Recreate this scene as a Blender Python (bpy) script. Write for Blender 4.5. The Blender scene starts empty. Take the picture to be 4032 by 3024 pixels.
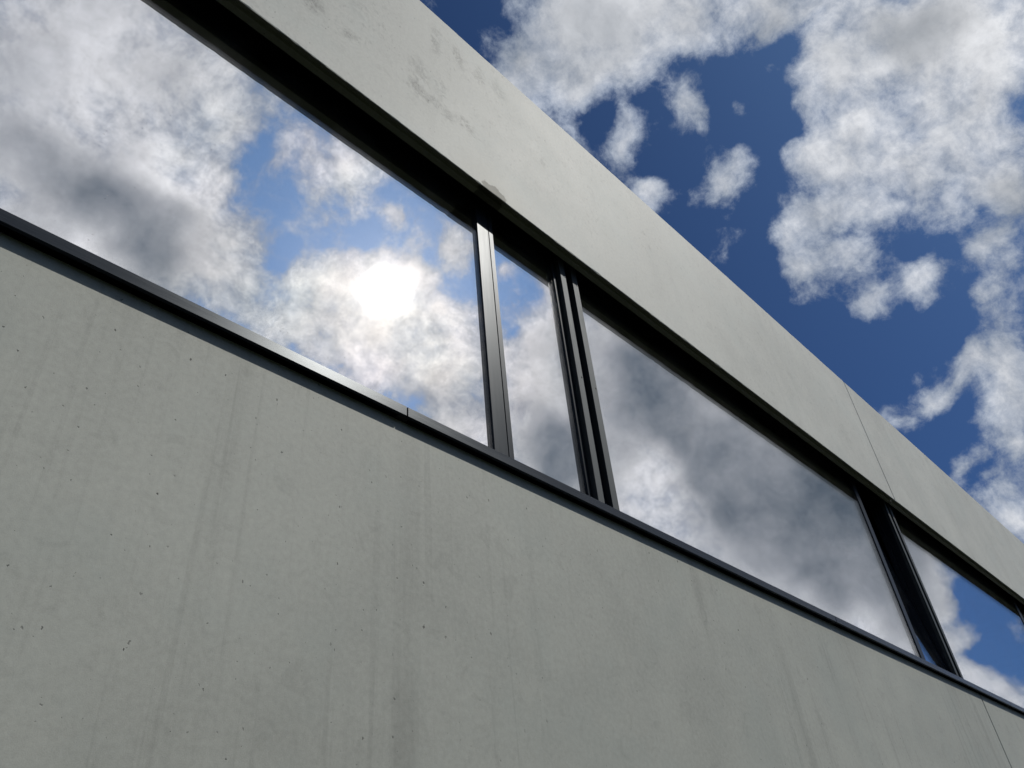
import bpy, bmesh, math, random
import numpy as np
from mathutils import Vector, Matrix
random.seed(7)
scene = bpy.context.scene
COL = scene.collection
rad = math.radians

# ------------------------------------------------------------------ camera
cam_data = bpy.data.cameras.new("camera")
cam_data.sensor_width = 36.0
cam_data.lens = 27.457
cam_data.clip_start = 0.02
cam_data.clip_end = 5000
cam = bpy.data.objects.new("camera", cam_data)
COL.objects.link(cam)
pitch, yaw, roll = rad(37.958), rad(49.211), rad(-5.794)
fwd = Vector((math.sin(yaw)*math.cos(pitch), math.cos(yaw)*math.cos(pitch), math.sin(pitch)))
rgt = Vector((math.cos(yaw), -math.sin(yaw), 0))
upv = rgt.cross(fwd)
r2 = rgt*math.cos(roll) + upv*math.sin(roll)
u2 = -rgt*math.sin(roll) + upv*math.cos(roll)
m = Matrix((r2, u2, -fwd)).transposed().to_4x4()
m.translation = (0, 0, 1.6)
cam.matrix_world = m
scene.camera = cam

# ------------------------------------------------------------------ light and exposure
SUN = Vector((0.4327, -0.5630, 0.7041)).normalized()
SUN_STRENGTH = 3.0
SKY_STRENGTH = 0.1
AIR_TINT = (.19, .295, .47)
CLOUD_LIT, CLOUD_THIN, CLOUD_DARK = (.69, .71, .75), (.31, .365, .47), (.092, .120, .156)
scene.cycles.max_bounces = 8
scene.cycles.diffuse_bounces = 2
scene.cycles.adaptive_threshold = 0.015
scene.cycles.use_denoising = True
scene.cycles.glossy_bounces = 4
scene.cycles.transparent_max_bounces = 12
scene.cycles.caustics_reflective = False
vs = scene.view_settings
vs.view_transform = 'Standard'
vs.look = 'None'
vs.exposure = 0.0
vs.gamma = 1.0
vs.use_curve_mapping = False

sun_data = bpy.data.lights.new("sun", 'SUN')
sun_data.energy = SUN_STRENGTH
sun_data.angle = rad(0.53)
sun_data.color = (1.0, 0.965, 0.90)
sun = bpy.data.objects.new("sun", sun_data)
COL.objects.link(sun)
sun.rotation_euler = (-SUN).to_track_quat('-Z', 'Y').to_euler()
sun.location = SUN*50

# cloud banks as (direction x, y, z, angular radius, weight) on the sky; positive = cloud, negative = gap
CLOUD_BANKS = [(0.424,0.261,0.867,0.0980,0.34),(0.462,0.187,0.867,0.0956,0.34),(0.509,0.125,0.852,0.0750,0.34),(0.541,0.063,0.839,0.0665,0.34),
 (0.471,0.262,0.842,0.0468,0.34),(0.564,0.011,0.826,0.0526,0.34),(0.609,-0.041,0.792,0.0678,0.34),(0.464,0.139,0.875,0.0743,0.34),
 (0.431,0.215,0.876,0.0768,0.34),(0.533,0.094,0.841,0.0494,0.34),(0.655,-0.085,0.751,0.0817,0.34),(0.689,-0.115,0.716,0.0635,0.34),
 (0.569,0.172,0.804,0.0408,0.34),(0.542,0.248,0.803,0.0259,0.52),(0.641,0.179,0.747,0.0482,0.34),(0.638,0.208,0.742,0.0340,0.52),
 (0.596,0.260,0.760,0.0291,0.52),(0.630,0.122,0.767,0.0142,0.52),(0.606,0.134,0.784,0.0130,0.52),(0.602,0.074,0.795,0.0137,0.52),
 (0.634,0.015,0.773,0.0447,0.34),(0.670,-0.021,0.742,0.0753,0.34),(0.717,-0.059,0.695,0.0783,0.34),(0.659,0.058,0.750,0.0587,0.34),
 (0.704,0.044,0.709,0.0795,0.34),(0.744,0.002,0.669,0.0707,0.34),(0.761,-0.052,0.647,0.0671,0.34),(0.697,0.103,0.709,0.0703,0.34),
 (0.731,0.067,0.679,0.0498,0.34),(0.724,0.150,0.673,0.0592,0.34),(0.750,0.172,0.639,0.0398,0.34),(0.754,0.118,0.646,0.0353,0.52),
 (0.799,0.068,0.598,0.0337,0.52),(0.806,0.092,0.585,0.0217,0.52),(0.787,0.126,0.605,0.0243,0.52),(0.792,-0.021,0.610,0.0514,0.34),
 (0.823,0.008,0.568,0.0462,0.34),(0.852,0.017,0.524,0.0400,0.34),(0.871,0.048,0.489,0.0434,0.34),(0.889,0.066,0.452,0.0460,0.34),
 (0.827,0.032,0.561,0.0265,0.52),(0.830,0.136,0.540,0.0202,0.52),(0.854,0.128,0.504,0.0260,0.52),(0.855,0.094,0.510,0.0230,0.52),
 (0.854,0.071,0.515,0.0179,0.52),(0.850,0.176,0.496,0.0191,0.52),(0.900,0.142,0.411,0.0131,0.52),(0.913,0.121,0.389,0.0116,0.52),
 (0.932,0.119,0.343,0.0124,0.52),(0.907,0.080,0.413,0.0171,0.52),(0.803,0.024,0.596,0.0236,0.52),(0.351,0.277,0.895,0.0336,-0.55),
 (0.322,0.309,0.895,0.0244,-0.55),(0.507,0.252,0.824,0.0389,-0.55),(0.534,0.203,0.821,0.0255,-0.55),(0.531,0.158,0.832,0.0173,-0.55),
 (0.581,0.135,0.802,0.0433,-0.55),(0.604,0.090,0.792,0.0422,-0.55),(0.599,0.038,0.800,0.0290,-0.55),(0.593,0.008,0.805,0.0124,-0.55),
 (0.630,0.139,0.764,0.0376,-0.55),(0.581,0.227,0.781,0.0522,-0.55),(0.623,0.106,0.775,0.0306,-0.55),(0.658,0.250,0.710,0.0733,-0.55),
 (0.719,0.210,0.663,0.0522,-0.55),(0.610,0.161,0.776,0.0316,-0.55),(0.669,0.144,0.729,0.0303,-0.55),(0.685,0.176,0.707,0.0386,-0.55),
 (0.646,0.108,0.755,0.0135,-0.55),(0.779,0.230,0.584,0.0780,-0.55),(0.816,0.171,0.552,0.0684,-0.55),(0.821,0.114,0.559,0.0421,-0.55),
 (0.777,0.064,0.626,0.0266,-0.55),(0.791,0.034,0.610,0.0172,-0.55),(0.830,0.077,0.553,0.0292,-0.55),(0.715,-0.007,0.699,0.0113,-0.55),
 (0.667,0.003,0.745,0.0091,-0.55),(0.659,0.024,0.751,0.0092,-0.55),(0.785,0.175,0.594,0.0379,-0.55),(0.880,0.150,0.450,0.0529,-0.55),
 (0.911,0.129,0.392,0.0336,-0.55),(0.859,0.204,0.470,0.0553,-0.55),(0.873,0.110,0.476,0.0260,-0.55),(-0.006,-0.582,0.813,0.1064,0.55),
 (0.066,-0.544,0.836,0.1079,0.55),(0.046,-0.639,0.768,0.1124,0.55),(0.117,-0.582,0.804,0.0896,0.55),(0.149,-0.546,0.824,0.0733,0.55),
 (0.190,-0.538,0.821,0.0441,0.34),(0.059,-0.703,0.708,0.0905,0.55),(0.134,-0.664,0.735,0.1091,0.55),(0.210,-0.642,0.737,0.0836,0.55),
 (0.255,-0.652,0.714,0.0661,0.55),(0.299,-0.643,0.705,0.0577,0.34),(0.211,-0.594,0.776,0.0386,0.55),(0.357,-0.646,0.674,0.0662,0.44),
 (0.305,-0.675,0.671,0.0610,0.44),(0.273,-0.595,0.756,0.0335,0.50),(0.258,-0.545,0.797,0.0251,0.50),(0.274,-0.523,0.807,0.0199,0.50),
 (0.280,-0.617,0.736,0.0202,0.50),(0.429,-0.503,0.751,0.0215,0.50),(0.304,-0.580,0.756,0.0170,0.50),(0.331,-0.544,0.771,0.0516,0.34),
 (0.332,-0.500,0.800,0.0410,0.34),(0.295,-0.523,0.800,0.0168,0.50),(0.387,-0.510,0.768,0.0211,0.50),(0.347,-0.590,0.729,0.0418,0.34),
 (0.337,-0.612,0.715,0.0277,0.50),(0.388,-0.579,0.717,0.0496,0.34),(0.430,-0.567,0.703,0.0790,0.34),(0.459,-0.521,0.720,0.0290,0.50),
 (0.473,-0.474,0.743,0.0361,0.50),(0.449,-0.473,0.758,0.0251,0.50),(0.469,-0.596,0.651,0.1015,0.44),(0.517,-0.535,0.669,0.0661,0.44),
 (0.559,-0.567,0.605,0.0957,0.44),(0.436,-0.637,0.636,0.0717,0.44),(0.552,-0.523,0.649,0.0443,0.44),(0.594,-0.572,0.565,0.0442,0.44),
 (0.531,-0.453,0.716,0.0183,0.55),(0.595,-0.446,0.669,0.0589,0.55),(0.603,-0.482,0.636,0.0591,0.55),(0.581,-0.412,0.702,0.0402,0.55),
 (0.643,-0.503,0.578,0.0811,0.55),(0.683,-0.507,0.526,0.0731,0.55),(0.673,-0.413,0.614,0.1093,0.55),(0.734,-0.418,0.536,0.1292,0.55),
 (0.790,-0.362,0.496,0.1390,0.55),(0.852,-0.329,0.407,0.1320,0.55),(0.895,-0.285,0.343,0.1123,0.55),(0.921,-0.263,0.287,0.0833,0.55),
 (0.777,-0.432,0.458,0.0985,0.55),(0.916,-0.214,0.339,0.0479,0.55),(0.930,-0.209,0.303,0.0350,0.55),(0.940,-0.222,0.258,0.0199,0.55),
 (0.942,-0.236,0.238,0.0282,0.55),(0.955,-0.208,0.213,0.0326,0.55),(0.944,-0.202,0.262,0.0141,0.55),(0.889,-0.250,0.385,0.0754,0.55),
 (0.105,-0.507,0.856,0.0701,0.55),(0.730,-0.395,0.557,0.1432,0.55),(0.812,-0.351,0.466,0.1369,0.55),(0.873,-0.300,0.383,0.1286,0.55),
 (0.908,-0.272,0.319,0.0916,0.55),(0.847,-0.363,0.389,0.1195,0.55),(0.870,-0.318,0.377,0.1293,0.55),(0.828,-0.375,0.418,0.1353,0.55),
 (0.744,-0.345,0.572,0.0923,0.55),(0.689,-0.450,0.569,0.0877,0.55),(0.150,-0.695,0.704,0.0918,0.55),(0.700,-0.510,0.500,0.0871,0.55),
 (0.035,-0.695,0.718,0.0831,0.55),(0.212,-0.678,0.704,0.0706,0.55),(0.791,-0.425,0.440,0.0837,0.55),(0.260,-0.512,0.819,0.0379,-0.14),
 (0.244,-0.535,0.809,0.0314,-0.14),(0.287,-0.513,0.809,0.0257,-0.14),(0.231,-0.560,0.796,0.0250,-0.14),(0.240,-0.590,0.771,0.0220,-0.14),
 (0.278,-0.563,0.779,0.0244,-0.14),(0.293,-0.583,0.758,0.0195,-0.14),(0.315,-0.593,0.741,0.0250,-0.14),(0.302,-0.612,0.731,0.0163,-0.14),
 (0.220,-0.537,0.815,0.0185,-0.14),(0.361,-0.509,0.781,0.0267,-0.14),(0.378,-0.478,0.793,0.0401,-0.14),(0.415,-0.486,0.769,0.0476,-0.14),
 (0.442,-0.491,0.751,0.0344,-0.14),(0.428,-0.457,0.780,0.0340,-0.14),(0.425,-0.517,0.743,0.0275,-0.14),(0.490,-0.504,0.711,0.0210,-0.14),
 (0.512,-0.484,0.710,0.0211,-0.14),(0.454,-0.444,0.772,0.0205,-0.14),(0.354,-0.625,0.696,0.0168,-0.14),(0.391,-0.636,0.665,0.0122,-0.14),
 (0.516,-0.444,0.732,0.0244,-0.14),(0.551,-0.457,0.699,0.0247,-0.14),(0.534,-0.474,0.700,0.0176,-0.14),(0.528,-0.432,0.731,0.0279,-0.14),
 (0.309,-0.655,0.690,0.0098,-0.14),(0.274,-0.686,0.674,0.0115,-0.14),(0.359,-0.560,0.747,0.0121,-0.14),(0.943,-0.173,0.283,0.0404,-0.55),
 (0.941,-0.149,0.305,0.0322,-0.55),(0.953,-0.175,0.246,0.0262,-0.55),(0.948,-0.200,0.248,0.0149,-0.55),(0.939,-0.204,0.277,0.0120,-0.55),
 (0.935,-0.174,0.307,0.0219,-0.55),(0.953,-0.194,0.232,0.0131,-0.55),(0.540,-0.599,0.592,0.0127,-0.14)]
CLOUD_DEPTH = [(0.408,0.284,0.868,0.0592,0.45),(0.458,0.204,0.865,0.0773,0.55),(0.496,0.114,0.861,0.0556,0.45),(0.468,0.252,0.847,0.0333,0.30),
 (0.554,0.026,0.832,0.0589,0.50),(0.644,-0.045,0.763,0.0509,0.45),(0.697,0.026,0.717,0.0302,0.20),(0.780,-0.036,0.625,0.0396,0.70),
 (0.800,-0.004,0.600,0.0289,0.40),(0.647,-0.086,0.758,0.0544,0.40),(0.634,0.015,0.773,0.0298,0.30),(0.726,-0.061,0.685,0.0335,0.35),
 (0.707,0.117,0.698,0.0323,0.30),(-0.001,-0.680,0.733,0.0643,0.36),(0.033,-0.678,0.735,0.0665,0.36),(0.068,-0.674,0.736,0.0688,0.36),
 (0.098,-0.674,0.732,0.0707,0.36),(0.129,-0.673,0.728,0.0725,0.36),(0.161,-0.671,0.723,0.0744,0.36),(0.195,-0.663,0.723,0.0763,0.36),
 (0.231,-0.653,0.721,0.0781,0.36),(0.080,-0.705,0.704,0.0660,0.30),(-0.005,-0.616,0.788,0.0723,0.25),(0.062,-0.603,0.796,0.0653,0.20),
 (0.120,-0.546,0.829,0.0497,0.20),(0.051,-0.545,0.837,0.0525,0.20),(0.188,-0.708,0.680,0.0654,0.30),(0.479,-0.608,0.634,0.0605,0.20),
 (0.550,-0.575,0.605,0.0613,0.20),(0.291,-0.666,0.687,0.0421,0.20),(0.644,-0.532,0.550,0.0765,0.45),(0.671,-0.520,0.528,0.0761,0.45),
 (0.698,-0.508,0.505,0.0756,0.45),(0.650,-0.430,0.627,0.1401,0.40),(0.694,-0.403,0.596,0.1389,0.40),(0.736,-0.376,0.564,0.1370,0.40),
 (0.766,-0.358,0.534,0.1351,0.40),(0.794,-0.340,0.504,0.1328,0.40),(0.820,-0.321,0.474,0.1303,0.40),(0.845,-0.304,0.441,0.1274,0.40),
 (0.867,-0.287,0.408,0.1243,0.40),(0.887,-0.269,0.375,0.1210,0.40),(0.904,-0.259,0.341,0.1179,0.40),(0.918,-0.249,0.308,0.1148,0.40),
 (0.786,-0.418,0.455,0.0729,0.18),(0.819,-0.396,0.415,0.0711,0.18),(0.848,-0.374,0.375,0.0691,0.18),(0.872,-0.349,0.343,0.0671,0.18),
 (0.893,-0.324,0.312,0.0650,0.18),(0.761,-0.427,0.489,0.0479,-0.50),(0.759,-0.452,0.468,0.0359,-0.40),(0.765,-0.338,0.548,0.0395,-0.50),
 (0.816,-0.323,0.480,0.0268,-0.20),(0.907,-0.312,0.284,0.0479,-0.50),(0.874,-0.285,0.395,0.0433,-0.40),(0.869,-0.360,0.341,0.0290,-0.20)]


class NT:
    """small helper around a node tree"""
    def __init__(s, tree):
        s.t = tree
        s.t.nodes.clear()
    def n(s, kind, ins=None, **attrs):
        nd = s.t.nodes.new(kind)
        for k, v in attrs.items():
            setattr(nd, k, v)
        for k, v in (ins or {}).items():
            sock = nd.inputs[k]
            if isinstance(v, bpy.types.NodeSocket):
                s.t.links.new(v, sock)
            else:
                sock.default_value = v
        return nd
    def link(s, a, b):
        s.t.links.new(a, b)
    def math(s, op, a, b=None, c=None, clamp=False):
        ins = {0: a}
        if b is not None: ins[1] = b
        if c is not None: ins[2] = c
        return s.n('ShaderNodeMath', ins, operation=op, use_clamp=clamp).outputs[0]
    def vec(s, op, a, b=None, scale=None):
        ins = {0: a}
        if b is not None: ins[1] = b
        if scale is not None: ins['Scale'] = scale
        nd = s.n('ShaderNodeVectorMath', ins, operation=op)
        return nd.outputs['Value'] if op in ('DOT_PRODUCT', 'DISTANCE', 'LENGTH') else nd.outputs['Vector']
    def noise(s, v, scale, detail=4, rough=.5, lac=2.0, out='Fac', dist=0.0):
        return s.n('ShaderNodeTexNoise', {'Vector': v, 'Scale': scale, 'Detail': detail, 'Roughness': rough,
                   'Lacunarity': lac, 'Distortion': dist}, noise_dimensions='3D').outputs[out]
    def remap(s, v, a, b, c=0.0, d=1.0, kind='SMOOTHSTEP'):
        return s.n('ShaderNodeMapRange', {'Value': v, 'From Min': a, 'From Max': b, 'To Min': c, 'To Max': d},
                   interpolation_type=kind).outputs[0]
    def mix(s, f, a, b, blend='MIX'):
        nd = s.n('ShaderNodeMix', data_type='RGBA', blend_type=blend)
        for i, v in ((0, f), (6, a), (7, b)):
            if isinstance(v, bpy.types.NodeSocket): s.t.links.new(v, nd.inputs[i])
            else: nd.inputs[i].default_value = (v if i == 0 else (*v, 1.0) if len(v) == 3 else v)
        return nd.outputs[2]

# ------------------------------------------------------------------ sky: Nishita air, broken cloud layer, sun behind thin cloud
world = bpy.data.worlds.new("World")
scene.world = world
world.use_nodes = True
T = NT(world.node_tree)
direction = T.n('ShaderNodeTexCoord').outputs['Generated']
sky = T.n('ShaderNodeTexSky', sky_type='NISHITA', sun_disc=False, sun_elevation=math.asin(SUN.z),
          sun_rotation=math.atan2(SUN.x, SUN.y), altitude=300.0, air_density=1.0, dust_density=0.35, ozone_density=3.0)
air = T.vec('MULTIPLY', sky.outputs[0], tuple(c*SKY_STRENGTH for c in AIR_TINT))
w1 = T.vec('SUBTRACT', T.noise(direction, 7.0, 2, .55, out='Color'), (.5, .5, .5))
w2 = T.vec('SUBTRACT', T.noise(direction, 24.0, 3, .62, out='Color'), (.5, .5, .5))
dw = T.vec('ADD', direction, T.vec('ADD', T.vec('SCALE', w1, scale=.10), T.vec('SCALE', w2, scale=.018)))

# the cloud banks add up to a map over the sky (stereographic coordinates about the zenith); the map is factorised into
# products of one-dimensional curves so that the sky stays a light node tree
S_LO, S_HI, GRID = (-.15, -.55), (.95, .35), 128
gx = np.linspace(S_LO[0], S_HI[0], GRID)
gy = np.linspace(S_LO[1], S_HI[1], GRID)
GX, GY = np.meshgrid(gx, gy, indexing='ij')
qq = GX*GX+GY*GY
GD = np.stack([2*GX, 2*GY, 1-qq], -1)/(1+qq)[..., None]
def bank_map(banks, lo, hi):
    F = np.zeros_like(GX)
    for x, y, z, r, a in banks:
        k = np.clip((r-np.linalg.norm(GD-np.array((x, y, z)), axis=-1))/(r*.75), 0, 1)
        F += a*k*k*(3-2*k)
    return np.clip(F, lo, hi)
sep = T.n('ShaderNodeSeparateXYZ', {0: dw})
inv = T.math('DIVIDE', 1.0, T.math('MAXIMUM', T.math('ADD', 1.0, sep.outputs[2]), .05))
def axis(i):
    u = T.remap(T.math('MULTIPLY', sep.outputs[i], inv), S_LO[i], S_HI[i], -1.0, 1.0, 'LINEAR')
    return T.n('ShaderNodeCombineXYZ', {0: u, 1: u, 2: u}).outputs[0]
sx, sy = axis(0), axis(1)
def curves(v, table):
    nd = T.n('ShaderNodeVectorCurve', {'Vector': v})
    mp = nd.mapping
    mp.use_clip = False
    mp.extend = 'HORIZONTAL'
    for c in range(3):
        pts = mp.curves[c].points
        col_ = table[:, c]
        for j in range(GRID-2):
            pts.new(0.0, 0.0)
        for j in range(GRID):
            pts[j].location = (-1+2*j/(GRID-1), float(col_[j]))
            pts[j].handle_type = 'VECTOR'
    mp.update()
    return nd.outputs[0]
def bank_sum(banks, lo, hi, rank):
    U, S, V = np.linalg.svd(bank_map(banks, lo, hi))
    A = U[:, :rank]*np.sqrt(S[:rank])
    B = V[:rank].T*np.sqrt(S[:rank])
    acc = None
    for r in range(0, rank, 3):
        k = T.vec('DOT_PRODUCT', curves(sx, A[:, r:r+3]), curves(sy, B[:, r:r+3]))
        acc = k if acc is None else T.math('ADD', acc, k)
    return acc
cover = T.math('MAXIMUM', T.math('MINIMUM', bank_sum(CLOUD_BANKS, -.6, .55, 24), .55), -.6)
broad = T.math('SUBTRACT', T.noise(direction, 2.6, 1, .5), .5)
soft = T.vec('ADD', direction, T.vec('ADD', T.vec('SCALE', w1, scale=.03), T.vec('SCALE', w2, scale=.012)))
fbm = T.math('SUBTRACT', T.noise(soft, 14.0, 10, .665), .5)
thick = bank_sum(CLOUD_DEPTH, -.8, 1.1, 15)
cover = T.math('ADD', cover, T.math('MULTIPLY', T.math('MAXIMUM', thick, 0.0), .55))
field = T.math('ADD', T.math('ADD', cover, T.math('MULTIPLY', broad, .8)), T.math('MULTIPLY', fbm, 2.2))
alpha = T.remap(field, -.20, .32)
body = T.remap(field, .08, .85)
dn = T.math('SUBTRACT', T.noise(soft, 11.0, 5, .58), .5)
depth = T.math('ADD', thick, T.math('ADD', T.math('MULTIPLY', dn, 1.5), .12))
depth = T.remap(depth, 0.0, 1.55, 0.0, 1.0, 'LINEAR')
shift = T.vec('ADD', soft, tuple(SUN*.012))
relief = T.math('SUBTRACT', T.math('ADD', fbm, .5), T.noise(shift, 14.0, 7, .66))
veil = T.vec('NORMALIZE', T.vec('ADD', direction, T.vec('SCALE', T.vec('SUBTRACT', dw, direction), scale=.55)))
cosun = T.vec('DOT_PRODUCT', direction, tuple(SUN))
ragged = T.math('SUBTRACT', 1.0, T.vec('DOT_PRODUCT', veil, tuple(SUN)))
away = T.math('SUBTRACT', 1.0, cosun)
near = T.math('EXPONENT', T.math('DIVIDE', away, -.10))
core = T.math('MULTIPLY', T.math('EXPONENT', T.math('DIVIDE', ragged, -.00022)), 4.5)
aureole = T.math('MULTIPLY', T.math('EXPONENT', T.math('DIVIDE', ragged, -.0065)), T.math('ADD', .26, T.math('MULTIPLY', alpha, .20)))
warm = T.mix(T.math('MULTIPLY', near, .9), (1, 1, 1), (1.05, 1.0, .92))
cloud = T.mix(depth, T.vec('MULTIPLY', T.mix(body, CLOUD_THIN, CLOUD_LIT), warm), CLOUD_DARK)
gain = T.math('ADD', T.math('ADD', 1.0, T.math('MULTIPLY', near, .36)), T.math('MULTIPLY', relief, T.math('MULTIPLY', T.math('SUBTRACT', 1.0, depth), T.math('ADD', .7, T.math('MULTIPLY', near, 1.4)))))
cloud = T.vec('SCALE', cloud, scale=gain)
iris = T.vec('ADD', (1, 1, 1), T.vec('SCALE', w1, scale=T.math('MULTIPLY', T.math('EXPONENT', T.math('DIVIDE', away, -.025)), .18)))
cloud = T.vec('MULTIPLY', cloud, iris)
halo = T.math('EXPONENT', T.math('DIVIDE', away, -.14))
air = T.vec('ADD', air, T.vec('SCALE', (.14, .24, .37), scale=halo))
col = T.mix(alpha, air, cloud)
col = T.vec('ADD', col, T.vec('ADD', T.vec('SCALE', (1.0, .97, .92), scale=core), T.vec('SCALE', (1.0, .90, .72), scale=aureole)))
bg = T.n('ShaderNodeBackground', {'Color': col, 'Strength': 1.0})
T.link(bg.outputs[0], T.n('ShaderNodeOutputWorld').inputs[0])
world.cycles.sampling_method = 'MANUAL'
world.cycles.sample_map_resolution = 512

# ------------------------------------------------------------------ materials
def material(name):
    mt = bpy.data.materials.new(name)
    mt.use_nodes = True
    t = NT(mt.node_tree)
    out = t.n('ShaderNodeOutputMaterial')
    return mt, t, out

# grey scuffs left on the fascia by the formwork: x, z, half width, half height, weight
SMUDGES = [(1.417, 5.47, 0.03, 0.12, 0.9), (1.306, 5.041, 0.05, 0.1, 0.8), (1.285, 4.897, 0.04, 0.08, 1), (1.319, 4.867, 0.05, 0.05, 0.9), (1.432, 5.053, 0.03, 0.09, 0.9), (1.572, 5.5, 0.03, 0.08, 1), (1.732, 5.498, 0.035, 0.08, 1), (1.876, 5.515, 0.06, 0.05, 0.8), (1.414, 4.886, 0.05, 0.05, 0.9), (1.456, 4.868, 0.06, 0.04, 0.8), (1.596, 4.908, 0.06, 0.045, 1.1), (1.645, 4.888, 0.05, 0.03, 0.7), (0.73, 4.893, 0.05, 0.06, 1), (0.907, 4.873, 0.05, 0.04, 0.8), (0.959, 5.149, 0.05, 0.06, 0.4), (2.187, 5.162, 0.02, 0.05, 0.6), (2.628, 5.277, 0.02, 0.05, 0.6)]

def concrete(name, base, seed, rough=.58, streak=.10, smudge=0.0, pore=1.0, stain=None):
    mt, t, out = material(name)
    pos = t.n('ShaderNodeNewGeometry').outputs['Position']
    xyz = t.n('ShaderNodeSeparateXYZ', {0: pos})
    # unrolled face coordinates: along the wall, and up the wall or across a soffit
    p = t.n('ShaderNodeCombineXYZ', {0: t.math('ADD', xyz.outputs[0], seed*3.7),
            1: t.math('ADD', t.math('ADD', xyz.outputs[2], xyz.outputs[1]), seed*1.3), 2: 0.0}).outputs[0]
    face = t.n('ShaderNodeCombineXYZ', {0: xyz.outputs[0], 1: xyz.outputs[2], 2: 0.0}).outputs[0]
    n3 = t.noise
    t.noise = lambda v, scale, detail=4, rough=.5, lac=2.0, out='Fac', dist=0.0: t.n('ShaderNodeTexNoise', {'Vector': v,
              'Scale': scale, 'Detail': detail, 'Roughness': rough, 'Distortion': dist}, noise_dimensions='2D').outputs[out]
    big = t.noise(p, .9, 3, .55)
    mid = t.noise(p, 5.0, 6, .62)
    fin = t.noise(p, 60.0, 3, .7)
    grain = t.noise(p, 420.0, 1, .6)
    v = t.math('ADD', t.remap(big, .3, .7, .93, 1.06, 'LINEAR'), t.remap(mid, .25, .75, -.055, .055, 'LINEAR'))
    v = t.math('ADD', v, t.remap(fin, .25, .75, -.07, .07, 'LINEAR'))
    v = t.math('ADD', v, t.remap(grain, .2, .8, -.06, .06, 'LINEAR'))
    # run-off streaks
    ps = t.vec('MULTIPLY', p, (7.0, .22, 1.0))
    st = t.remap(t.noise(ps, 1.0, 5, .6), .52, .72)
    st2 = t.remap(t.noise(t.vec('MULTIPLY', p, (26.0, .5, 1.0)), 1.0, 3, .6), .56, .72)
    fade = t.remap(t.noise(p, 1.1, 2, .5), .36, .60)
    v = t.math('SUBTRACT', v, t.math('MULTIPLY', t.math('MULTIPLY', st, fade), streak))
    v = t.math('SUBTRACT', v, t.math('MULTIPLY', t.math('MULTIPLY', st2, fade), streak*.7))
    # cloudy formwork blotches
    bl = t.remap(t.noise(p, 13.0, 5, .62, dist=.6), .56, .74)
    v = t.math('SUBTRACT', v, t.math('MULTIPLY', bl, .085))
    sm = None
    if smudge:
        s1 = t.remap(t.noise(p, 16.0, 5, .68, dist=.5), .36, .58)
        s2 = t.remap(t.noise(p, 95.0, 2, .7), .30, .62, .35, 1.0)
        rag = t.vec('ADD', face, t.vec('SCALE', t.vec('SUBTRACT', t.noise(p, 22.0, 3, .6, out='Color'), (.5, .5, .5)), scale=.09))
        zone = None
        for (mx, mz, rx, rz, am) in SMUDGES:
            dd = t.vec('LENGTH', t.vec('MULTIPLY', t.vec('SUBTRACT', rag, (mx, mz, 0)), (1/rx, 1/rz, 0)))
            k = t.remap(dd, 1.7, .4, 0.0, am)
            zone = k if zone is None else t.math('MAXIMUM', zone, k)
        faint = t.math('MULTIPLY', t.remap(t.noise(p, 6.0, 6, .7, dist=.6), .60, .72), .16)
        sm = t.math('MULTIPLY', t.math('MULTIPLY', s1, s2), t.math('ADD', faint, zone))
        v = t.math('SUBTRACT', v, t.math('MULTIPLY', sm, smudge))
        # weathering flecks, denser towards the parapet
        high = t.remap(xyz.outputs[2], 4.62, 4.95, .25, 1.0)
        fl = t.remap(t.noise(t.vec('MULTIPLY', p, (1.0, .6, 1.0)), 38.0, 4, .68), .54, .72)
        fl = t.math('MULTIPLY', fl, t.remap(t.noise(p, 3.2, 3, .6), .36, .62))
        v = t.math('SUBTRACT', v, t.math('MULTIPLY', t.math('MULTIPLY', fl, high), .20))
    # blow holes
    holes = None
    for sc, thr, r0, r1 in ((5.5, .40, .006, .019), (11.0, .50, .009, .028), (26.0, .66, .015, .036)):
        flat = t.vec('MULTIPLY', t.vec('ADD', p, t.vec('SCALE', t.noise(p, 150.0, 1, .5, out='Color'), scale=.007)), (1.0, .72, 0.0))
        vo = t.n('ShaderNodeTexVoronoi', {'Vector': flat, 'Scale': sc, 'Randomness': 1.0}, voronoi_dimensions='2D', feature='F1')
        cr = t.n('ShaderNodeSeparateColor', {0: vo.outputs['Color']})
        rr = t.remap(cr.outputs[0], thr, 1.0, r0, r1, 'LINEAR')
        on = t.math('GREATER_THAN', cr.outputs[0], thr)
        h = t.math('MULTIPLY', t.math('SUBTRACT', 1.0, t.remap(t.math('DIVIDE', vo.outputs['Distance'], rr), .7, 1.15)), on)
        h = t.math('MULTIPLY', h, t.remap(cr.outputs[1], 0, 1, .35, 1.0, 'LINEAR'))
        holes = h if holes is None else t.math('MAXIMUM', holes, h)
    holes = t.math('MULTIPLY', holes, t.math('MULTIPLY', pore, t.remap(t.noise(p, .55, 2, .5),   .34, .54, .35, 1.0)))
    col = t.vec('SCALE', base, scale=v)
    col = t.mix(t.math('MULTIPLY', t.remap(t.noise(p, 2.3, 4, .6), .45, .7), .25), col, (base[0]*.90, base[1]*.96, base[2]*.98))
    if stain:
        (sx, sz, sr) = stain
        q = t.vec('ADD', face, t.vec('SCALE', t.vec('SUBTRACT', t.noise(face, 14, 4, .6, out='Color'), (.5, .5, .5)), scale=.07))
        dd = t.vec('DISTANCE', t.vec('MULTIPLY', q, (1, 1.25, 0)), (sx, sz*1.25, 0))
        halo = t.remap(dd, sr*4.2, sr*1.2)
        col = t.mix(t.math('MULTIPLY', halo, .35), col, (base[0]*1.02, base[1]*.97, base[2]*.90))
        core = t.remap(dd, sr*1.02, sr*.88)
        col = t.mix(t.math('MULTIPLY', core, .9), col, (base[0]*.30, base[1]*.285, base[2]*.24))
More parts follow.
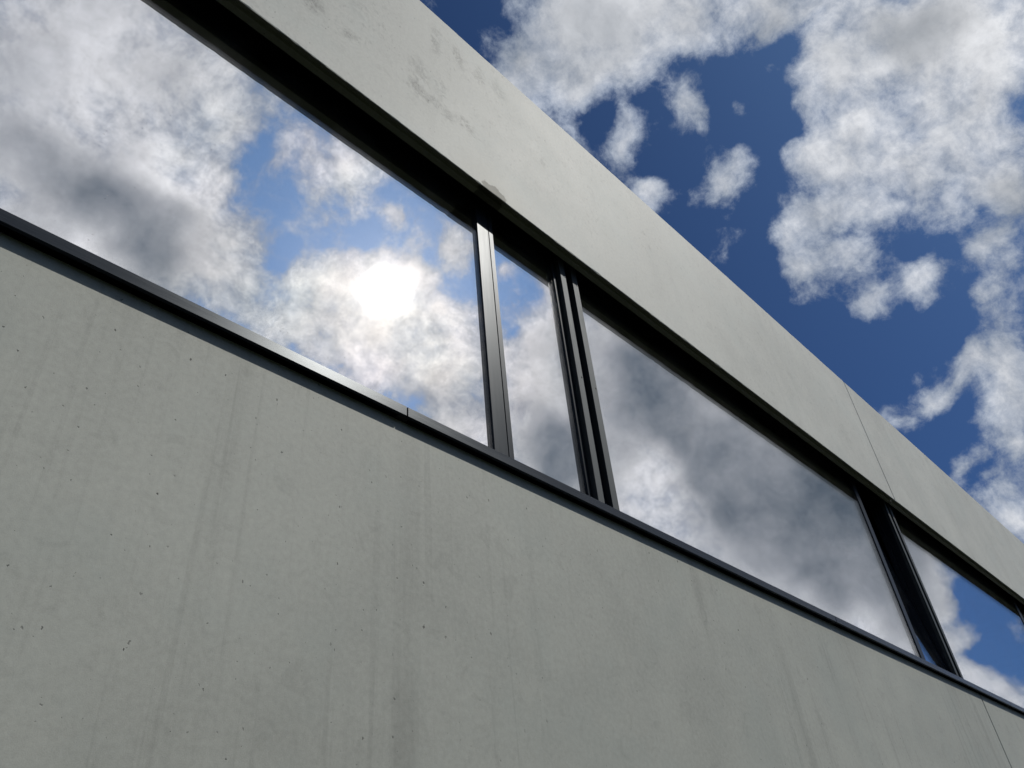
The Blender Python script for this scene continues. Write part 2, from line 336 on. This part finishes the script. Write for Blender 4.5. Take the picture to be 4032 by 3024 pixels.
    col = t.mix(t.math('MULTIPLY', holes, .88), col, (.03, .03, .028))
    hgt = t.math('SUBTRACT', t.math('ADD', t.math('MULTIPLY', fin, .16), t.math('MULTIPLY', grain, .05)), t.math('MULTIPLY', holes, .7))
    bump = t.n('ShaderNodeBump', {'Height': hgt, 'Strength': .35, 'Distance': .004})
    rg = t.math('ADD', rough, t.remap(mid, .3, .7, -.02, .02, 'LINEAR'))
    bs = t.n('ShaderNodeBsdfPrincipled', {'Base Color': col, 'Roughness': rg, 'Normal': bump.outputs[0], 'IOR': 1.5, 'Specular IOR Level': .22})
    t.link(bs.outputs[0], out.inputs[0])
    return mt

def metal_paint(name, base, rough, bumpy=.04, dust=.25, spec=.4, grainv=(90.0, 90.0, 3.0)):
    """powder coated aluminium: fine orange peel, dust and wipe marks"""
    mt, t, out = material(name)
    pos = t.n('ShaderNodeNewGeometry').outputs['Position']
    fine = t.noise(pos, 900.0, 2, .6)
    wipe = t.noise(t.vec('MULTIPLY', pos, grainv), 1.0, 4, .6)
    patch = t.noise(pos, 9.0, 5, .62)
    dirt = t.math('MULTIPLY', t.remap(patch, .48, .75), dust)
    col = t.mix(dirt, base, (.11, .11, .105))
    col = t.vec('SCALE', col, scale=t.remap(wipe, .3, .7, .90, 1.10, 'LINEAR'))
    rg = t.math('ADD', t.math('ADD', rough, t.remap(wipe, .3, .7, -.03, .03, 'LINEAR')), t.math('MULTIPLY', dirt, .4))
    bump = t.n('ShaderNodeBump', {'Height': fine, 'Strength': bumpy, 'Distance': .001})
    bs = t.n('ShaderNodeBsdfPrincipled', {'Base Color': col, 'Roughness': rg, 'Normal': bump.outputs[0], 'IOR': 1.5, 'Specular IOR Level': spec, 'Specular Tint': (.82, .92, 1.0, 1)})
    t.link(bs.outputs[0], out.inputs[0])
    return mt

def plain(name, base, rough=.7):
    mt, t, out = material(name)
    pos = t.n('ShaderNodeNewGeometry').outputs['Position']
    v = t.remap(t.noise(pos, 6.0, 5, .6), .3, .7, .85, 1.15, 'LINEAR')
    bs = t.n('ShaderNodeBsdfPrincipled', {'Base Color': t.vec('SCALE', base, scale=v), 'Roughness': rough})
    t.link(bs.outputs[0], out.inputs[0])
    return mt

def outer_glass():
    mt, t, out = material("clear_outer_glass")
    pos = t.n('ShaderNodeNewGeometry').outputs['Position']
    fc = t.n('ShaderNodeLayerWeight', {'Blend': .5}).outputs['Facing']
    fr = t.math('ADD', .02, t.math('MULTIPLY', t.math('POWER', fc, 5.0), .9), clamp=True)
    specks = t.n('ShaderNodeTexVoronoi', {'Vector': pos, 'Scale': 34.0}, voronoi_dimensions='3D', feature='F1')
    cr = t.n('ShaderNodeSeparateColor', {0: specks.outputs['Color']})
    on = t.math('GREATER_THAN', cr.outputs[0], .90)
    sp = t.math('MULTIPLY', on, t.remap(specks.outputs['Distance'], .11, .05))
    sp = t.math('MULTIPLY', sp, t.remap(t.noise(pos, 260.0, 2, .6), .42, .6))
    film = t.math('MULTIPLY', t.remap(t.noise(pos, 5.0, 5, .6), .4, .75), .012)
    tr = t.n('ShaderNodeBsdfTransparent', {0: (.985, .985, .99, 1)})
    gl = t.n('ShaderNodeBsdfGlossy', {'Color': (1, 1, 1, 1), 'Roughness': 0.0})
    df = t.n('ShaderNodeBsdfDiffuse', {'Color': (.55, .55, .53, 1)})
    m1 = t.n('ShaderNodeMixShader', {0: fr, 1: tr.outputs[0], 2: gl.outputs[0]})
    m2 = t.n('ShaderNodeMixShader', {0: t.math('ADD', t.math('MULTIPLY', sp, .5), film), 1: m1.outputs[0], 2: df.outputs[0]})
    t.link(m2.outputs[0], out.inputs[0])
    return mt

def coated_glass():
    mt, t, out = material("solar_coated_glass")
    gl = t.n('ShaderNodeBsdfGlossy', {'Color': (.84, .845, .86, 1), 'Roughness': 0.0})
    m1 = gl
    t.link(m1.outputs[0], out.inputs[0])
    return mt

M = dict(
    wall=concrete("fair_faced_wall_concrete", (.322, .332, .300), 1.0, rough=.60, streak=.15),
    fascia=concrete("fair_faced_fascia_concrete", (.440, .445, .408), 4.0, rough=.60, streak=.05, smudge=.46, pore=.9, stain=(1.752, 4.512, .085)),
    core=plain("core_concrete", (.10, .10, .10), .8),
    sill=metal_paint("anthracite_sill_coating", (.010, .013, .019), .27, dust=.01, spec=.26, grainv=(4.0, 60.0, 60.0)),
    frame=metal_paint("anthracite_frame_coating", (.010, .013, .018), .35, dust=.02, spec=.15),
    rail=metal_paint("grey_rail_coating", (.033, .037, .036), .55, dust=.12, spec=.3),
    rubber=plain("black_gasket_rubber", (.012, .012, .013), .6),
    screw=plain("dark_screw_steel", (.05, .05, .05), .35),
    room=plain("dark_room_plaster", (.06, .06, .06), .8),
    outer=outer_glass(),
    coated=coated_glass(),
)

# ------------------------------------------------------------------ mesh helpers
def link(name, verts, faces, mat, parent=None, smooth=False):
    me = bpy.data.meshes.new(name)
    me.from_pydata(verts, [], faces)
    me.update()
    if mat: me.materials.append(M[mat])
    ob = bpy.data.objects.new(name, me)
    COL.objects.link(ob)
    if parent is not None: ob.parent = parent
    return ob

def box_data(x0, x1, y0, y1, z0, z1, c=0.0):
    """box, with chamfered edges of width c when c > 0"""
    if c <= 0:
        v = [(x, y, z) for x in (x0, x1) for y in (y0, y1) for z in (z0, z1)]
        f = [(0, 1, 3, 2), (4, 6, 7, 5), (0, 4, 5, 1), (2, 3, 7, 6), (0, 2, 6, 4), (1, 5, 7, 3)]
        return v, f
    v, idx = [], {}
    for i, X in enumerate((x0, x1)):
        for j, Y in enumerate((y0, y1)):
            for k, Z in enumerate((z0, z1)):
                sx, sy, sz = (c, -c)[i], (c, -c)[j], (c, -c)[k]
                idx[i, j, k, 'x'] = len(v); v.append((X, Y+sy, Z+sz))
                idx[i, j, k, 'y'] = len(v); v.append((X+sx, Y, Z+sz))
                idx[i, j, k, 'z'] = len(v); v.append((X+sx, Y+sy, Z))
    f = []
    for i in (0, 1):
        f.append([idx[i, 0, 0, 'x'], idx[i, 0, 1, 'x'], idx[i, 1, 1, 'x'], idx[i, 1, 0, 'x']][::1 if i == 0 else -1])
        f.append([idx[0, i, 0, 'y'], idx[1, i, 0, 'y'], idx[1, i, 1, 'y'], idx[0, i, 1, 'y']][::1 if i == 0 else -1])
        f.append([idx[0, 0, i, 'z'], idx[0, 1, i, 'z'], idx[1, 1, i, 'z'], idx[1, 0, i, 'z']][::1 if i == 0 else -1])
    for a in (0, 1):
        for b in (0, 1):
            f.append([idx[0, a, b, 'y'], idx[1, a, b, 'y'], idx[1, a, b, 'z'], idx[0, a, b, 'z']])
            f.append([idx[a, 0, b, 'x'], idx[a, 1, b, 'x'], idx[a, 1, b, 'z'], idx[a, 0, b, 'z']])
            f.append([idx[a, b, 0, 'x'], idx[a, b, 1, 'x'], idx[a, b, 1, 'y'], idx[a, b, 0, 'y']])
            for k in (0, 1):
                f.append([idx[a, b, k, 'x'], idx[a, b, k, 'y'], idx[a, b, k, 'z']])
    return v, f

def boxes(name, mat, parent, lst, c=0.0):
    """one part made of several boxes"""
    V, F = [], []
    for b in lst:
        v, f = box_data(*b, c)
        o = len(V)
        V += v
        F += [[i+o for i in q] for q in f]
    ob = link(name, V, F, mat, parent)
    return fix_normals(ob)

def fix_normals(ob):
    bm = bmesh.new()
    bm.from_mesh(ob.data)
    bmesh.ops.recalc_face_normals(bm, faces=bm.faces)
    bm.to_mesh(ob.data)
    bm.free()
    return ob

def strip(name, mat, parent, xs, profile):
    """sweep profile(x) -> closed list of (y, z) along xs"""
    V, F = [], []
    n = len(profile(xs[0]))
    for x in xs:
        V += [(x, y, z) for y, z in profile(x)]
    for i in range(len(xs)-1):
        for j in range(n):
            a, b = i*n+j, i*n+(j+1) % n
            F.append((a, b, b+n, a+n))
    F.append(tuple(range(n)))
    F.append(tuple((len(xs)-1)*n+j for j in reversed(range(n))))
    return fix_normals(link(name, V, F, mat, parent))

def ring(name, mat, parent, outer, inner, y0, y1):
    """rectangular frame as one piece, with a small chamfer on its front edges"""
    c = .0012
    def loop(r, d, y):
        return [(r[0]+d, y, r[2]+d), (r[1]-d, y, r[2]+d), (r[1]-d, y, r[3]-d), (r[0]+d, y, r[3]-d)]
    loops = [loop(outer, 0, y1), loop(outer, 0, y0+c), loop(outer, c, y0), loop(inner, -c, y0), loop(inner, 0, y0+c), loop(inner, 0, y1)]
    V = [p for l in loops for p in l]
    F = []
    for j in range(6):
        a, b_ = j*4, ((j+1) % 6)*4
        F += [(a+k, a+(k+1) % 4, b_+(k+1) % 4, b_+k) for k in range(4)]
    return fix_normals(link(name, V, F, mat, parent))

# smooth 1-D value noise for worn edges
_tab = [random.random()*2-1 for _ in range(4096)]
def vnoise(x):
    i = math.floor(x); f = x-i; f = f*f*(3-2*f)
    return _tab[i % 4096]*(1-f)+_tab[(i+1) % 4096]*f

# ------------------------------------------------------------------ ground
def sstep(a, b_, x):
    k = min(1.0, max(0.0, (x-a)/(b_-a)))
    return k*k*(3-2*k)
def terrain(x, y):
    """level lawn along the building, an unseen grass bank added behind the viewer to block low sky"""
    return 8.0*sstep(-9, -19, y)*sstep(-90, -40, y)*sstep(-90, -55, x)*sstep(24, 8, x)  # bank shape is added out of view to dim low skylight on the wall
gxs = [-2500, -600, -200]+[-100+2.5*i for i in range(81)]+[200, 600, 2500]
gys = [-2500, -600, -200]+[-100+2.5*i for i in range(49)]+[60, 200, 600, 2500]
g = link("ground", [(x, y, terrain(x, y)) for x in gxs for y in gys],
         [(i*len(gys)+j, (i+1)*len(gys)+j, (i+1)*len(gys)+j+1, i*len(gys)+j+1) for i in range(len(gxs)-1) for j in range(len(gys)-1)], None)
gm, t, out = material("mown_lawn")
pos = t.n('ShaderNodeNewGeometry').outputs['Position']
v = t.remap(t.noise(pos, 3.0, 8, .65), .3, .7, .8, 1.2, 'LINEAR')
bs = t.n('ShaderNodeBsdfPrincipled', {'Base Color': t.vec('SCALE', (.028, .033, .020), scale=v), 'Roughness': .85})
t.link(bs.outputs[0], out.inputs[0])
g.data.materials.append(gm)
g["kind"] = "structure"

# ------------------------------------------------------------------ the building (facade plane at y = 1.5, x along the facade)
b = bpy.data.objects.new("concrete_building", None)
COL.objects.link(b)
b.location = (0, 0, 0)
b["label"] = "long grey concrete building with a dark framed ribbon of mirrored windows"
b["category"] = "building"

FY = 1.5                       # face of the concrete
X0, X1 = -9.66, 22.336         # ends of the building
JOINTS = [-9.66, -1.664, 6.336, 14.336, 22.336]
Z_WALL = 2.992
Z_LIN, Z_TOP = 4.5145, 5.752

for i in range(4):
    a, c = JOINTS[i]+.0075, JOINTS[i+1]-.0075
    n = 60
    xs = [a+(c-a)*k/n for k in range(n+1)]
    xs = [a, a+.006]+xs[1:-1]+[c-.006, c]
    def wp(x, a=a, c=c):
        e = .005 if (x == a or x == c) else 0.0
        return [(FY+e, -.3), (FY+e, Z_WALL-.01), (FY+.01, Z_WALL), (FY+.06, Z_WALL), (FY+.06, -.3)]
    strip("wall_panel", 'wall', b, xs, wp)
    n = int(8/.014)
    xs = [a+(c-a)*k/n for k in range(n+1)]
    xs = [a, a+.006]+xs[1:-1]+[c-.006, c]
    def fp(x, a=a, c=c):
        e = .005 if (x == a or x == c) else 0.0
        w = .0012*vnoise(x*31+i*7)+.0010*vnoise(x*67)+.0011*vnoise(x*11)
        ch = max(0.0, vnoise(x*23+40)*vnoise(x*3.3+9)-.35)*.012       # broken arris here and there
        tp = .0012*vnoise(x*23+100)+.0016*vnoise(x*2.7+5)+max(0.0, vnoise(x*17+300)-.80)*.02
        return [(FY+e, Z_LIN+.0015+abs(w)*1.4+ch), (FY+e, Z_TOP-.006-abs(tp)), (FY+.006, Z_TOP-abs(tp)),
                (FY+.06, Z_TOP), (FY+.06, Z_LIN+.001), (FY+.057, Z_LIN), (FY+.031, Z_LIN), (FY+.029, Z_LIN+.018), (FY+.011, Z_LIN+.018),
                (FY+.009, Z_LIN+.0005), (FY+.002+ch*.5, Z_LIN+w*.4)]
    strip("fascia_panel", 'fascia', b, xs, fp)

# structure behind the panels, roof, and a dark room behind the glass
boxes("core_wall", 'core', b, [(X0, X1, FY+.075, 1.90, -.3, 2.97)])
boxes("lintel_beam", 'core', b, [(X0, X1, 1.73, 2.0, 4.80, 5.70)])
boxes("blind_box_lid", 'core', b, [(X0, X1, FY+.075, 1.728, 4.90, 5.70)])
boxes("roof", 'core', b, [(X0, X1, 2.002, 9.0, 5.45, 5.62)])
boxes("floor_slab", 'room', b, [(X0, X1, 1.902, 8.598, 2.2, 2.4)])
boxes("ceiling", 'room', b, [(X0, X1, 2.002, 8.598, 5.2, 5.44)])
boxes("back_wall", 'room', b, [(X0, X1, 8.6, 9.0, -.3, 5.445)])
for xa in (X0+.01, X1-.21):
    boxes("end_wall", 'room', b, [(xa, xa+.2, 1.904, 8.596, 2.402, 5.198)])

# sill flashing: folded sheet in lengths, with an open joint between lengths
SJ = [1.212-2.857*k for k in (4, 3, 2, 1)]+[1.212, 4.069, 6.926, 9.783, 12.64, 15.497, 18.354, 21.211]
SJ = [X0]+[s for s in SJ if s > X0]+[X1]
ZB, ZT = 2.984, 3.0185
for a, c in zip(SJ, SJ[1:]):
    def sp(x):
        y = 1.468
        return [(y, ZB), (y, ZT-.0022), (y+.0022, ZT), (1.606, ZT+.018), (1.606, ZT+.014), (y+.006, ZT-.005), (y+.004, ZT-.008),
                (y+.004, ZB+.002), (y+.012, ZB+.002), (y+.012, ZB)]
    strip("sill", 'sill', b, [a+.0028, c-.0028], sp)
for s in SJ[1:-1]:
    boxes("sill_joint_strip", 'rubber', b, [(s-.02, s+.02, 1.4735, 1.60, ZB+.004, ZT-.004)])

# ------------------------------------------------------------------ ribbon window, module 4.005 m
MOD = 4.005
G1, G2 = 1.6088, 1.6208        # outer pane and coated inner pane
FZ0, FZ1 = 3.012, 4.795
AX0, AX1 = 1.728, 1.800        # wide mullion face
SX0, SX1 = 1.8035, 2.2835      # casement sash
RX = ((2.2845, 2.325), (2.379, 2.4225))   # blind guide rails
fixed_pane_mesh = {}

def pane_pair(parent, x0, x1, z0, z1):
    o = boxes("outer_pane", 'outer', parent, [(x0, x1, G1, G1+.005, z0, z1)])
    i = boxes("inner_pane", 'coated', parent, [(x0, x1, G2, G2+.006, z0, z1)])
    return o, i

def screw(parent, x, y, z):
    V, F = [], []
    n = 10
    for r, yy in ((.0042, y), (.0040, y-.0016), (.0026, y-.0024)):
        V += [(x+r*math.cos(2*math.pi*k/n), yy, z+r*math.sin(2*math.pi*k/n)) for k in range(n)]
    for j in range(2):
        for k in range(n):
            F.append((j*n+k, j*n+(k+1) % n, (j+1)*n+(k+1) % n, (j+1)*n+k))
    F.append(tuple(2*n+k for k in range(n)))
    return fix_normals(link("screw", V, F, 'screw', parent))

for k in range(-1, 4):
    ox = k*MOD
    # wide mullion with gasket lines
    mu = boxes("mullion", 'frame', b, [(ox+AX0, ox+AX1, 1.6035, 1.70, FZ0, FZ1)], c=.0012)
    boxes("gasket", 'rubber', mu, [(ox+AX1-.001, ox+SX0+.001, 1.612, 1.68, FZ0, FZ1)])
    # backing mullion between the blind guide rails
    bm_ = boxes("mullion", 'frame', b, [(ox+RX[0][0]+.0005, ox+RX[1][1]-.001, 1.606, 1.70, FZ0, FZ1)])
    for (ra, rb), offs in zip(RX, ((.55, 1.19), (.60, 1.23))):
        # U-shaped guide rail: front flange with two webs
        rl = boxes("guide_rail", 'rail', b, [(ox+ra, ox+rb, 1.579, 1.6065, ZT+.006, 4.86)], c=.0010)
        for zz in (3.083 if ra == RX[0][0] else 3.105, 3.77 if ra == RX[0][0] else 3.755, 4.42):
            screw(rl, ox+rb-.010, 1.579, zz)
    # fixed window between this module's rails and the next wide mullion
    fx0, fx1 = ox+RX[1][1]-.0005, ox+MOD+AX0+.0005
    w = ring("fixed_window", 'frame', b, (fx0-.03, fx1+.03, FZ0-.002, FZ1-.003), (fx0-.003, fx1+.003, FZ0+.028, 4.74), 1.6150, 1.69)
    pane_pair(w, fx0-.004, fx1+.004, FZ0+.02, 4.745)
    # casement beside the wide mullion
    cx0, cx1 = ox+SX0, ox+SX1
    z0, z1 = 3.03, 4.742
    st = .0272
    cas = ring("casement_sash", 'frame', b, (cx0, cx1, z0, z1), (cx0+st, cx1-st, z0+st, z1-st), 1.6035, 1.655)
    pane_pair(cas, cx0+st-.004, cx1-st+.004, z0+st-.004, z1-st+.004)
    if k == 1:     # this one stands tilted open, hinged at its foot
        cas["label"] = "tilted open casement with dark gap"
        piv = Matrix.Translation((0, 1.63, z0))
        cas.matrix_world = piv @ Matrix.Rotation(rad(-6.2), 4, 'X') @ piv.inverted()
    ring("casement_frame", 'frame', b, (ox+AX1-.01, ox+RX[0][0]+.01, FZ0-.006, FZ1-.004), (cx0+.012, cx1-.012, z0+.012, z1-.012), 1.662, 1.695)
